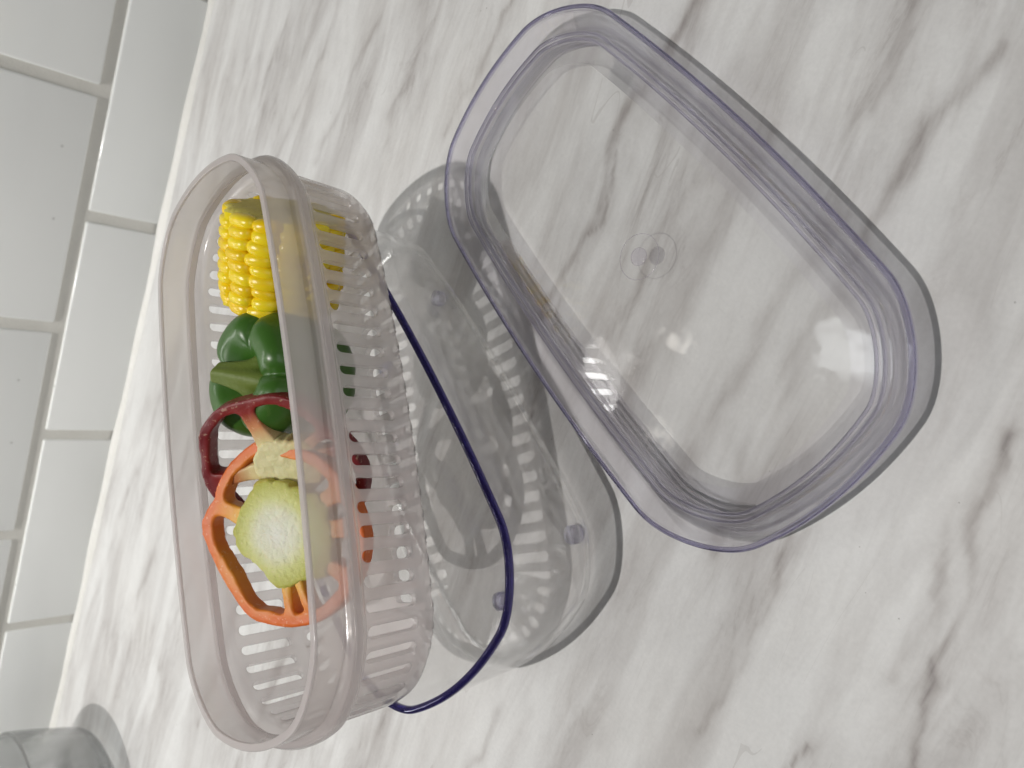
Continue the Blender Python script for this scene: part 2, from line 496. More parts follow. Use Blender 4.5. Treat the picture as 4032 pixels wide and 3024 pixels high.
# ------------------------------------------------------------------ tiled backsplash
def make_backsplash():
    root = empty("tiled_backsplash", (0, 0, 0))
    tag(root, "tiled backsplash of glossy white running-bond tiles with beige grout behind the counter", "wall")
    G = NT("sandy_grout")
    n1 = G.noise(G.coord(), 420.0, 4.0, 0.7); n2 = G.noise(G.coord(), 60.0, 3.0)
    gc = G.mixc(n2, (0.62, 0.61, 0.57), (0.72, 0.71, 0.67))
    gc = G.mixc(G.math('MULTIPLY', n1, 0.5), gc, (0.80, 0.78, 0.72))
    mg = G.done(G.principled(gc, 0.85, G.bump(n1, 0.5, 0.0008), spec=0.2))
    mesh_obj("grout", [(-1.7, 0.0026, -0.002), (0.8, 0.0026, -0.002), (0.8, 0.0026, 0.40), (-1.7, 0.0026, 0.40)], [(0, 1, 2, 3)], mg, root, False)
    T = NT("white_glazed_tile")
    oi = T.n('ShaderNodeObjectInfo')
    big = T.noise(T.coord('Object'), 11.0, 2.0)
    tc = T.mixc(big, (0.86, 0.87, 0.855), (0.90, 0.91, 0.895))
    tc = T.mixc(T.math('MULTIPLY', oi.outputs['Random'], 0.35), tc, (0.83, 0.85, 0.835))
    vo = T.n('ShaderNodeTexVoronoi'); vo.inputs['Scale'].default_value = 38.0; T.l(T.coord(), vo.inputs['Vector'])
    sp = T.math('LESS_THAN', vo.outputs['Distance'], 0.035)
    tc = T.mixc(T.math('MULTIPLY', sp, 0.35), tc, (0.33, 0.33, 0.31))
    mt = T.done(T.principled(tc, 0.13, T.bump(T.noise(T.coord(), 16.0, 2.0), 0.10, 0.004), spec=0.5))
    pitch, grout, rowh = 155.0, 7.1, 76.0
    meshes = {}
    def tile_mesh(h):
        if h in meshes:
            return meshes[h]
        bm = bmesh.new()
        bmesh.ops.create_cube(bm, size=1.0)
        bmesh.ops.scale(bm, vec=((pitch - grout) * MM, 8 * MM, h * MM), verts=bm.verts)
        bmesh.ops.bevel(bm, geom=list(bm.edges), offset=1.5 * MM, segments=3, affect='EDGES', profile=0.5)
        me = bpy.data.meshes.new("tile"); bm.to_mesh(me); bm.free()
        me.materials.append(mt)
        me.polygons.foreach_set('use_smooth', [True] * len(me.polygons))
        meshes[h] = me
        return me
    jx = -95.1
    for row in range(4):
        if row == 0:
            z0, z1 = 1.2, 47.5
        else:
            z0 = 47.5 + grout + (row - 1) * (rowh + grout); z1 = z0 + rowh
        for k in range(-4, 10):
            cx = jx - pitch * k - pitch / 2 + (pitch / 2 if row % 2 else 0.0)
            o = bpy.data.objects.new("tile", tile_mesh(z1 - z0))
            COL.objects.link(o)
            o.parent = root
            o.location = (cx * MM, (5.0 + random.uniform(-.25, .25)) * MM, (z0 + z1) / 2 * MM)
            o.rotation_euler = (math.radians(random.uniform(-.25, .25)), 0, math.radians(random.uniform(-.2, .2)))
    # caulk bead at the counter
    Cn = NT("white_caulk")
    mc = Cn.done(Cn.principled(Cn.mixc(Cn.noise(Cn.coord(), 70.0, 3.0), (0.74, 0.73, 0.68), (0.82, 0.815, 0.79)), 0.45))
    V = []; F = []
    n = 160
    for i in range(n):
        x = -1.6 + 2.3 * i / (n - 1)
        w = 3.2 + 0.5 * math.sin(i * .37) + .4 * math.sin(i * 1.1)
        for (yy, zz) in ((1.4, w), (-.2, w * .8), (-w * .55, w * .35), (-w * .9, 0.05)):
            V.append((x, yy * MM, zz * MM))
    for i in range(n - 1):
        for j in range(3):
            F.append((i * 4 + j, i * 4 + j + 1, i * 4 + 5 + j, i * 4 + 4 + j))
    mesh_obj("caulk_bead", V, F, mc, root)
make_backsplash()

BU, BV = 12.02, 5.05
# ------------------------------------------------------------------ clear container
def make_container():
    root = empty("clear_container", (-100.1 * MM, -327.0 * MM, 0), -2.0401)
    tag(root, "clear plastic container with violet rim standing on marble under the basket", "container")
    P, Nn, per = outline(86.96, 44.5, 19.6, BU, BV, 300)
    outer = fillet([(16, 2.4), (4.6, 2.4), (0.9, 49.0)], [0, 7.5, 0], 9)
    inner = fillet([(2.5, 49.0), (6.4, 4.4), (16, 4.4)], [0, 6.0, 0], 9)
    prof = outer + inner
    def fm(a, b):
        if a is None:
            return 1
        return 1 if (a[1] < 4.6 and b[1] < 4.6 and min(a[0], b[0]) > 9.0) else 0
    sweep("body", P, Nn, prof, M_wall, root, closed=False, caps=True, mats=[M_wall, M_floor], fm=fm)
    bead = fillet([(0.0, 47.9), (0.0, 50.6), (2.5, 50.6), (2.5, 47.9)], 1.15, 6, True)
    sweep("rim", P, Nn, bead, M_violet, root, closed=True)['label'] = "deep violet rounded rim edge"
    # low moulded line under the rim
    # feet: short studs under the four corners
    for fx in (-50, 68.5):
        for fy in (-13, 32):
            bm = bmesh.new()
            ring = []
            prof_ = [(0.0, 3.4), (3.4, 3.4), (3.4, 0.5), (3.0, 0.02), (2.0, 0.02), (1.6, 1.6), (0.0, 1.6)]
            n = 28
            rows = []
            for r, z in prof_:
                if r == 0:
                    rows.append([bm.verts.new((0, 0, z * MM))])
                else:
                    rows.append([bm.verts.new((r * MM * math.cos(2 * math.pi * i / n), r * MM * math.sin(2 * math.pi * i / n), z * MM)) for i in range(n)])
            for a, b in zip(rows[:-1], rows[1:]):
                for i in range(n):
                    i2 = (i + 1) % n
                    if len(a) == 1:
                        bm.faces.new((a[0], b[i], b[i2]))
                    elif len(b) == 1:
                        bm.faces.new((a[i2], a[i], b[0]))
                    else:
                        bm.faces.new((a[i], b[i], b[i2], a[i2]))
            bmesh.ops.recalc_face_normals(bm, faces=bm.faces)
            f = bm_obj("foot", bm, M_violet2, root)
            f.location = (fx * MM, fy * MM, 0)
    return root
M_violet2 = clear_plastic("violet_tinted_stud_plastic", 0.6, (0.40, 0.36, 0.80), dens=120)
make_container()

# ------------------------------------------------------------------ clear lid
def make_lid():
    root = empty("storage_box_cover", (-4.58 * MM, -390.3 * MM, 0), -2.0075)
    tag(root, "clear plastic lid with violet-tinted stepped edge lying flat on marble", "lid")
    P, Nn, per = outline(89.1, 47.7, 23.5, BU * .99, BV * .99, 340)
    top = fillet([(18.0, 9.0), (11.1, 9.0), (10.8, 9.9), (10.1, 9.9), (9.8, 9.4), (9.1, 9.4), (8.8, 10.2), (7.9, 10.2), (7.5, 9.3), (6.7, 9.3), (2.5, 13.0), (2.0, 14.4), (0.9, 14.4), (0.8, 12.2), (1.6, 12.0)],
                 [0, .18, .15, .15, .15, .15, .15, .2, .2, .25, .4, .3, .2, .2, .2], 3)
    bot = fillet([(6.9, 7.7), (7.9, 7.2), (8.3, 0.2), (9.4, 0.2), (10.1, 7.4), (18.0, 7.4)], [.25, .3, .25, .25, .35, 0], 3)
    prof = top + bot
    def fm(a, b):
        if a is None:
            return 1
        return 1 if (min(a[0], b[0]) > 11.15 and min(a[1], b[1]) > 7.0) else 0
    lip = fillet([(0.0, 12.2), (0.0, 14.6), (1.6, 14.6), (1.6, 14.0), (0.55, 13.8), (0.55, 12.2)], [.35, .6, .6, .3, .2, .3], 4, True)
    sweep("rim", P, Nn, lip, M_edge, root, closed=True)['label'] = 'violet-tinted outer rim edge'
    sweep("body", P, Nn, prof, M_lidrim, root, closed=False, caps=True, mats=[M_lidrim, M_floor], fm=fm)
    for o0 in (7.9, 10.0):
        rb = fillet([(o0, 9.5), (o0, 10.7), (o0 + .95, 10.7), (o0 + .95, 9.5)], .4, 4, True)
        sweep("ridge", P, Nn, rb, M_ridge, root, closed=True)
    # gate mark and its ring in the middle of the panel
    def ringmesh(name, r0, r1, z0, z1, mat, n=56):
        V = []; F = []
        for r, z in ((r0, z0), (r0, z1), (r1, z1), (r1, z0)):
            V += [(r * MM * math.cos(2 * math.pi * i / n), r * MM * math.sin(2 * math.pi * i / n), z * MM) for i in range(n)]
        for j in range(4):
            j2 = (j + 1) % 4
            for i in range(n):
                i2 = (i + 1) % n
                F.append((j * n + i, j * n + i2, j2 * n + i2, j2 * n + i))
        o = mesh_obj(name, V, F, mat, root)
        o.location = (3.1 * MM, 1.4 * MM, 0)
        return o
    ringmesh("moulded_ring", 7.45, 7.62, 8.98, 9.06, M_mark)
    n = 40; V = []; F = []
    for r, z in ((3.0, 8.95), (3.0, 9.45), (2.7, 9.65), (1.6, 9.55), (0.001, 9.5)):
        V += [(r * MM * math.cos(2 * math.pi * i / n), r * MM * math.sin(2 * math.pi * i / n), z * MM) for i in range(n)]
    for j in range(4):
        for i in range(n):
            i2 = (i + 1) % n
            F.append((j * n + i, j * n + i2, (j + 1) * n + i2, (j + 1) * n + i))
    o = mesh_obj("gate_mark", V, F, M_mark, root)
    o.location = (3.1 * MM, 1.4 * MM, 0)
def mark():
    N = NT("hazy_moulding_mark")
    tr = N.n('ShaderNodeBsdfTransparent'); tr.inputs[0].default_value = (0.86, 0.84, 0.88, 1)
    df = N.n('ShaderNodeBsdfDiffuse'); df.inputs[0].default_value = (0.7, 0.67, 0.72, 1)
    gl = N.n('ShaderNodeBsdfGlossy'); gl.inputs['Roughness'].default_value = 0.1
    return N.done(N.mixs(N.schlick(0.04), N.mixs(0.22, tr.outputs[0], df.outputs[0]), gl.outputs[0]))
M_mark = mark()
make_lid()

# ------------------------------------------------------------------ strainer basket
def make_basket():
    root = empty("strainer_basket", (-100.2 * MM, -326.8 * MM, 0), -2.4489)
    tag(root, "frosted white plastic strainer basket full of slots resting crosswise on the container", "basket")
    NS = 8                                   # samples across one slot cell
    P0, N0, per = outline(82.9, 37.0, 16.0, BU, BV, 8)
    NC = int(round(per / 7.25))
    n = NC * NS
    P, Nn, per = outline(82.9, 37.0, 16.0, BU, BV, n)
    prof = fillet([(0.0, 97.9), (0.25, 88.4), (-2.5, 87.2), (-2.5, 83.4), (0.9, 82.2), (1.9, 52.0), (12.0, 52.0)],
                  [0, 1.6, 1.2, 1.2, 1.6, 7.5, 0], 8)
    prof += [(37.5, 52.0)]
    pr = np.array(prof)
    tl = np.concatenate([[0], np.cumsum(np.linalg.norm(np.diff(pr, axis=0), axis=1))])
    def at(t):
        return np.interp(t, tl, pr[:, 0]), np.interp(t, tl, pr[:, 1])
    zmono = lambda z: np.interp(-z, -pr[:-2, 1], tl[:-2])
    kcor = [i for i in range(len(pr)) if pr[i, 1] < 59.7][0]
    t_top, t_bot = zmono(81.2), zmono(59.9)
    # floor slots start on the underside of the rounded corner
    t_c = tl[kcor] + 0.13 * 7.5 * math.pi / 2
    t_e = np.interp(9.5, pr[kcor:, 0], tl[kcor:])
    t_f = np.interp(22.0, pr[kcor:, 0], tl[kcor:])
    verts = []; vmap = {}
    def vid(s, t):                           # s in samples (float), t in mm along the profile
        key = (round((s % n) * 64), round(t * 50))
        if key in vmap:
            return vmap[key]
        i = int(math.floor(s)) % n; u = s - math.floor(s); i2 = (i + 1) % n
        p = P[i] * (1 - u) + P[i2] * u
        nn = Nn[i] * (1 - u) + Nn[i2] * u
        o, z = at(t)
        q = p - nn * o
        vmap[key] = len(verts)
        verts.append((q[0] * MM, q[1] * MM, z * MM))
        return vmap[key]
    faces = []
    def plain(s0, s1, ta, tb):
        ts = [ta] + [x for x in tl if ta + .05 < x < tb - .05] + [tb]
        # limit long steps
        tt = []
        for a, b in zip(ts[:-1], ts[1:]):
            m = max(1, int((b - a) / 5))
            tt += [a + (b - a) * k / m for k in range(m)]
        tt.append(tb)
        for s in range(s0, s1):
            for a, b in zip(tt[:-1], tt[1:]):
                faces.append((vid(s, a), vid(s, b), vid(s + 1, b), vid(s + 1, a)))
        return tt
    def slot(s0, ta, tb, frac, m):
        """one cell with a round-ended hole"""
        w = per / n * NS
        sc = s0 + NS / 2
        hw = frac * NS / 2                  # half width in samples
        rad = frac * w / 2                  # half width in mm
        pad = 1.0
        a, b = ta + pad, tb - pad
        rr_ = min(rad, (b - a) / 2 * .9)
        outer = []; hole = []
        for k in range(NS + 1):             # top edge
            outer.append((s0 + k, ta))
            th = math.pi * k / NS
            hole.append((sc - hw * math.cos(th), a + rr_ - rr_ * math.sin(th)))
        for k in range(1, m):
            outer.append((s0 + NS, ta + (tb - ta) * k / m))
            hole.append((sc + hw, a + rr_ + (b - a - 2 * rr_) * k / m))
        for k in range(NS + 1):
            outer.append((s0 + NS - k, tb))
            th = math.pi * k / NS
            hole.append((sc + hw * math.cos(th), b - rr_ + rr_ * math.sin(th)))
        for k in range(1, m):
            outer.append((s0, tb - (tb - ta) * k / m))
            hole.append((sc - hw, b - rr_ - (b - a - 2 * rr_) * k / m))
        L = len(outer)
        for k in range(L):
            k2 = (k + 1) % L
            faces.append((vid(*outer[k]), vid(*hole[k]), vid(*hole[k2]), vid(*outer[k2])))
    plain(0, n, 0.0, t_top)
    floor_loop = []
    cells = []
    for c in range(NC):
        s0 = c * NS + NS // 2                # cells offset so one sits at the end's middle
        ia, ib = s0 % n, (s0 + NS) % n
        straight = abs(P[ia][0]) < 76 and abs(P[ib][0]) < 76 and abs(Nn[ia][1]) > .93 and abs(Nn[ib][1]) > .93
        cells.append((s0, straight))
        slot(s0, t_top, t_bot, 0.50, 6)
        slot(s0, t_c, t_e, 0.58, 4) if not straight else slot(s0, t_c, t_f, 0.58, 8)
    plain(NS // 2, n + NS // 2, t_bot, t_c)
    bm = bmesh.new()
    bv = [bm.verts.new(v) for v in verts]
    for f in faces:
        if len(set(f)) == 4:
            try:
                bm.faces.new([bv[i] for i in f])
            except ValueError:
                pass
    # fill the rest of the floor: spine and the two ends
    bm.edges.ensure_lookup_table()
    zf = 52.0 * MM
    be = [e for e in bm.edges if len(e.link_faces) == 1 and all(abs(v.co.z - zf) < 2e-5 for v in e.verts)]
    # only the outer border loop of cells (cell borders), not slot holes
    border = set()
    for c, (s0, st) in enumerate(cells):
        te = t_f if st else t_e
        for k in range(NS):
            border.add(frozenset((vid(s0 + k, te), vid(s0 + k + 1, te))))
        nx = cells[(c + 1) % NC][1]
    bm.verts.index_update()
    keep = []
    for e in be:
        a, b = e.verts[0].index, e.verts[1].index
        if frozenset((a, b)) in border:
            keep.append(e)
    # sides of straight cells next to end cells
    for c, (s0, st) in enumerate(cells):
        if st:
            for nb, sside in ((cells[(c - 1) % NC], s0), (cells[(c + 1) % NC], s0 + NS)):
                if not nb[1]:
                    for k in range(8):
                        ta = t_c + (t_f - t_c) * k / 8; tb = t_c + (t_f - t_c) * (k + 1) / 8
                        a, b = bv[vid(sside, ta)], bv[vid(sside, tb)]
                        e = bm.edges.get((a, b))
                        if e is not None and abs(a.co.z - zf) < 2e-5 and abs(b.co.z - zf) < 2e-5 and len(e.link_faces) == 1:
                            keep.append(e)
    # end cells stop at t_e while the side steps of straight cells do not: bridge the corner gap
    ends = {}
    for e in keep:
        for v in e.verts:
            ends[v] = ends.get(v, 0) + 1
    loose = [v for v, k in ends.items() if k == 1]
    used = set()
    for v in loose:
        if v in used:
            continue
        o = min((w for w in loose if w is not v and w not in used), key=lambda w: (w.co - v.co).length)
        e = bm.edges.get((v, o)) or bm.edges.new((v, o))
        keep.append(e); used |= {v, o}
    bmesh.ops.triangle_fill(bm, use_beauty=True, use_dissolve=False, edges=keep)
    bmesh.ops.recalc_face_normals(bm, faces=bm.faces)
    body = bm_obj("body", bm, M_frost, root)
    so = body.modifiers.new("thickness", 'SOLIDIFY'); so.thickness = 2.3 * MM; so.offset = 0.0; so.use_even_offset = False
    bvl = body.modifiers.new("edge", 'BEVEL'); bvl.width = 0.45 * MM; bvl.segments = 2; bvl.limit_method = 'ANGLE'; bvl.angle_limit = math.radians(55)
    bvl.harden_normals = False
    Pb, Nb, _ = outline(82.9, 37.0, 16.0, BU, BV, 320)
    bead = fillet([(-1.17, 97.4), (-1.17, 98.5), (1.17, 98.5), (1.17, 97.4)], .3, 3, True)
    sweep("rim", Pb, Nb, bead, M_frost2, root)
    bead = fillet([(-3.9, 83.9), (-3.9, 86.9), (-1.3, 86.9), (-1.3, 83.9)], .8, 4, True)
    sweep("collar", Pb, Nb, bead, M_frost2, root)
    return root
make_basket()

# ------------------------------------------------------------------ smooth solids from a distance field
def surface_net(f, lo, hi, h):
    """naive surface nets; f takes arrays x, y, z (mm) and is negative inside"""
    ax = [np.arange(lo[i], hi[i] + h, h) for i in range(3)]
    gx, gy, gz = np.meshgrid(*ax, indexing='ij')
    D = f(gx, gy, gz)
    s = D < 0
    nx, ny, nz = D.shape
    cn = np.zeros((nx - 1, ny - 1, nz - 1)); acc = np.zeros((nx - 1, ny - 1, nz - 1, 3))
    def blk(A, o):
        return A[o[0]:nx - 1 + o[0], o[1]:ny - 1 + o[1], o[2]:nz - 1 + o[2]]
    cor = [(i, j, k) for i in (0, 1) for j in (0, 1) for k in (0, 1)]
    for a in cor:
        for axis in range(3):
            if a[axis]:
                continue
            b = list(a); b[axis] = 1
            da, db = blk(D, a), blk(D, b)
            m = (da < 0) != (db < 0)
            t = np.where(m, da / np.where(m, da - db, 1), 0)
            for q in range(3):
                acc[..., q] += np.where(m, a[q] + (t if q == axis else 0), 0)
            cn += m
    act = cn > 0
    idx = -np.ones(act.shape, int); idx[act] = np.arange(act.sum())
    base = np.stack(np.nonzero(act), -1)
    V = np.array(lo) + h * (base + acc[act] / cn[act][:, None])
    F = []
    for axis in range(3):
        sl0 = [slice(None)] * 3; sl1 = [slice(None)] * 3
        sl0[axis] = slice(0, -1); sl1[axis] = slice(1, None)
        a, b = s[tuple(sl0)], s[tuple(sl1)]
        m = a != b
        u, v = [q for q in range(3) if q != axis]
        I = np.stack(np.nonzero(m), -1)
        ok = (I[:, u] > 0) & (I[:, v] > 0) & (I[:, u] < act.shape[u]) & (I[:, v] < act.shape[v])
        I = I[ok]
        fl = a[tuple(I.T)]
        def g(du, dv):
            J = I.copy(); J[:, u] -= du; J[:, v] -= dv
            return idx[tuple(J.T)]
        q = np.stack([g(1, 1), g(0, 1), g(0, 0), g(1, 0)], -1)
        flip = fl if axis != 1 else ~fl
        q[~flip] = q[~flip][:, ::-1]
        F.append(q)
    F = np.concatenate(F)
    F = F[(F >= 0).all(1)]
    return V * MM, F

def smin(a, b, k):
    h = np.clip(.5 + .5 * (b - a) / k, 0, 1)
    return b * (1 - h) + a * h - k * h * (1 - h)

def frame(n, xdir):
    """rotation with z along n and x near xdir"""
    z = Vector(n).normalized(); x = Vector(xdir); x = (x - z * x.dot(z)).normalized(); y = z.cross(x)
    return Matrix(((x.x, y.x, z.x), (x.y, y.y, z.y), (x.z, y.z, z.z))).to_4x4()

IMG_L, IMG_U, TOCAM = up2.copy(), rt2.copy(), -fw.copy()     # directions as seen in the picture

def pepper_slice(name, label, center, normal, R, rad, wall, thick, spokes, core_r, core_c, mring, mcore, seed, xdir):
    root = empty(name, (0, 0, 0))
    tag(root, label, "pepper slice")
    M = frame(normal, xdir); M.translation = Vector(center) * MM
    root.matrix_world = M
    th_k, r_k = rad
    th_k = np.radians(np.array(th_k, float)); r_k = np.array(r_k, float)
    def prad(th):
        t = np.mod(th, 2 * np.pi)
        tt = np.concatenate([th_k - 2 * np.pi, th_k, th_k + 2 * np.pi]); rr_ = np.tile(r_k, 3)
        # smooth periodic interpolation
        i = np.clip(np.searchsorted(tt, t) - 1, 1, len(tt) - 3)
        u = (t - tt[i]) / (tt[i + 1] - tt[i])
        p0, p1, p2, p3 = rr_[i - 1], rr_[i], rr_[i + 1], rr_[i + 2]
        return .5 * ((2 * p1) + (-p0 + p2) * u + (2 * p0 - 5 * p1 + 4 * p2 - p3) * u ** 2 + (-p0 + 3 * p1 - 3 * p2 + p3) * u ** 3)
    def ring(x, y, z):
        th = np.arctan2(y, x); r = np.hypot(x, y)
        ro = prad(th)
        wob = fbm(x / 7 + 9, y / 7, 3, seed) - .5
        w = wall * (1 + .35 * wob)
        d2 = np.abs(r - (ro - w / 2)) - w / 2
        for (a, wd) in spokes:
            a = math.radians(a)
            t = np.clip(x * math.cos(a) + y * math.sin(a), core_r * .85, 99)
            px, py = t * math.cos(a), t * math.sin(a)
            flare = wd / 2 * (1 + .55 * (np.abs(t - (core_r + R - wall) / 2) / (R * .35)) ** 2)
            ds = np.maximum(np.hypot(x - px, y - py) - flare, r - ro + wall * .4)
            d2 = smin(d2, ds, 2.0)
        dz = np.abs(z + .8 * wob) - thick / 2
        k = .55
        return np.sqrt(np.maximum(d2 + k, 0) ** 2 + np.maximum(dz + k, 0) ** 2) + np.minimum(np.maximum(d2, dz) + k, 0) - k - .25 * (fbm(x / 1.8, y / 1.8, 2, seed + 3) - .5)
    lim = r_k.max() + 2
    V, F = surface_net(ring, (-lim, -lim, -thick / 2 - 1.8), (lim, lim, thick / 2 + 1.8), .62)
    mesh_obj("flesh_ring", V, F, mring, root)
    def core(x, y, z):
        x = x - core_c[0]; y = y - core_c[1]
        th = np.arctan2(y, x); r = np.hypot(x, y)
        rc = core_r * (1 + .08 * np.sin(2 * th + seed) + .05 * np.sin(5 * th + 2 * seed) + .10 * (fbm(np.cos(th) * 3 + 5, np.sin(th) * 3 + 5, 3, seed + 5) - .5) * 2)
        rc = rc + 1.8 * (fbm(x / 3, y / 3, 2, seed + 8) - .5)
        d2 = r - rc
        dz = np.abs(z - .3) - (thick / 2 + .3 + .7 * (fbm(x / 3.2, y / 3.2, 3, seed + 6) - .5) * np.clip(1.3 - r / core_r, 0.2, 1))
        k = 1.2
        return np.sqrt(np.maximum(d2 + k, 0) ** 2 + np.maximum(dz + k, 0) ** 2) + np.minimum(np.maximum(d2, dz) + k, 0) - k - .5 * (fbm(x / 1.3, y / 1.3, 2, seed + 12) - .5)
    lc = core_r * 1.5 + 2
    V, F = surface_net(core, (-lc + core_c[0], -lc + core_c[1], -thick / 2 - 2.5), (lc + core_c[0], lc + core_c[1], thick / 2 + 2.5), .55)
    c = mesh_obj("seed_core", V, F, mcore, root)
    c['label'] = "pale ragged seed core in the middle of the slice"
    return root

def radial_mat(name, stops, R, rough, noise_scale=180.0, amount=.12, bump=.25, spec=.5, sss=.25):
    """colour by distance from the slice's middle (the flesh really changes colour that way)"""
    N = NT(name)
    co = N.coord('Object')
    sx = N.n('ShaderNodeSeparateXYZ'); N.l(co, sx.inputs[0])
    r = N.math('SQRT', N.math('ADD', N.math('POWER', sx.outputs[0], 2.0), N.math('POWER', sx.outputs[1], 2.0)))
    n1 = N.noise(co, noise_scale, 4.0, .6); n2 = N.noise(co, 60.0, 3.0)
    f = N.math('ADD', N.math('DIVIDE', r, R * MM), N.math('MULTIPLY', N.math('SUBTRACT', n2, .5), amount * 2))
    f = N.math('ADD', f, N.math('MULTIPLY', N.math('SUBTRACT', n1, .5), amount))
    c = N.ramp(f, stops)
    c = N.mixc(N.math('MULTIPLY', N.math('GREATER_THAN', N.noise(co, 700.0, 2.0), .66), .22), c, (.9, .75, .5))
    nb = N.bump(N.noise(co, 620.0, 5.0, .72), bump, .0009)
    return N.done(N.principled(c, rough, nb, spec=spec, sss=sss, sss_r=(1, .45, .15), sss_s=.0022))

M_or = radial_mat("orange_flesh", [(0.46, (.62, .56, .12)), (0.62, (.74, .40, .05)), (0.80, (.74, .27, .03)), (1.04, (.70, .15, .02))], 29, .40)
M_orc = radial_mat("pale_green_core", [(0.0, (.88, .88, .78)), (0.42, (.84, .84, .62)), (0.66, (.72, .73, .30)), (0.95, (.52, .52, .09)), (1.1, (.50, .42, .06))], 18.6, .28, 420, .10, 1.0)
M_rd = radial_mat("dark_red_flesh", [(0.35, (.70, .58, .30)), (0.56, (.60, .25, .10)), (0.74, (.27, .026, .02)), (0.98, (.15, .008, .013))], 29, .38, spec=.45, sss=.08)
M_rdc = radial_mat("cream_core", [(0.0, (.74, .70, .40)), (0.6, (.72, .66, .36)), (1.0, (.66, .50, .22))], 14, .42, 330, .2, .5)

# orange slice in front, dark red slice behind it leaning on the green pepper
n_or = TOCAM * .93 + IMG_L * .36
pepper_slice("orange_pepper_slice", "orange bell pepper slice with yellow-green core lying in front in the basket",
             (-126.3, -346.5, 79.5), n_or, 29.5,
             ([0, 30, 60, 84, 106, 120, 135, 151, 159, 168, 180, 197, 213, 229, 250, 264, 286, 301, 330],
              [32.6, 31.0, 30.6, 29.2, 31.6, 30.7, 30.2, 29.2, 28.8, 30.6, 32.2, 29.8, 28.9, 29.2, 31.2, 30.6, 30.8, 31.6, 32.2]),
             4.3, 6.2, [(163, 5.6), (279, 3.4), (296, 3.0), (34, 5.6), (8, 6.0), (335, 5.0)], 18.4, (2.2, 0.4), M_or, M_orc, 21, X)
n_rd = TOCAM * .90 + IMG_L * .20 - IMG_U * .40
pepper_slice("red_pepper_slice", "dark red bell pepper slice with cream core between green pepper and orange slice",
             (-105.8, -335.5, 79.5), n_rd, 28.5,
             ([0, 31, 46, 86, 109, 124, 138, 150, 161, 170, 180, 195, 205, 215, 227, 236, 270, 300, 334],
              [30.0, 26.5, 25.0, 26.4, 25.2, 26.2, 27.8, 28.8, 29.6, 29.4, 29.0, 30.6, 31.2, 30.8, 30.6, 30.0, 29.4, 29.6, 30.2]),
             3.6, 6.5, [(20, 4.5), (40, 3.6), (116, 5.6), (200, 4.5), (290, 5)], 11.6, (3.2, 0.5), M_rd, M_rdc, 33, X)

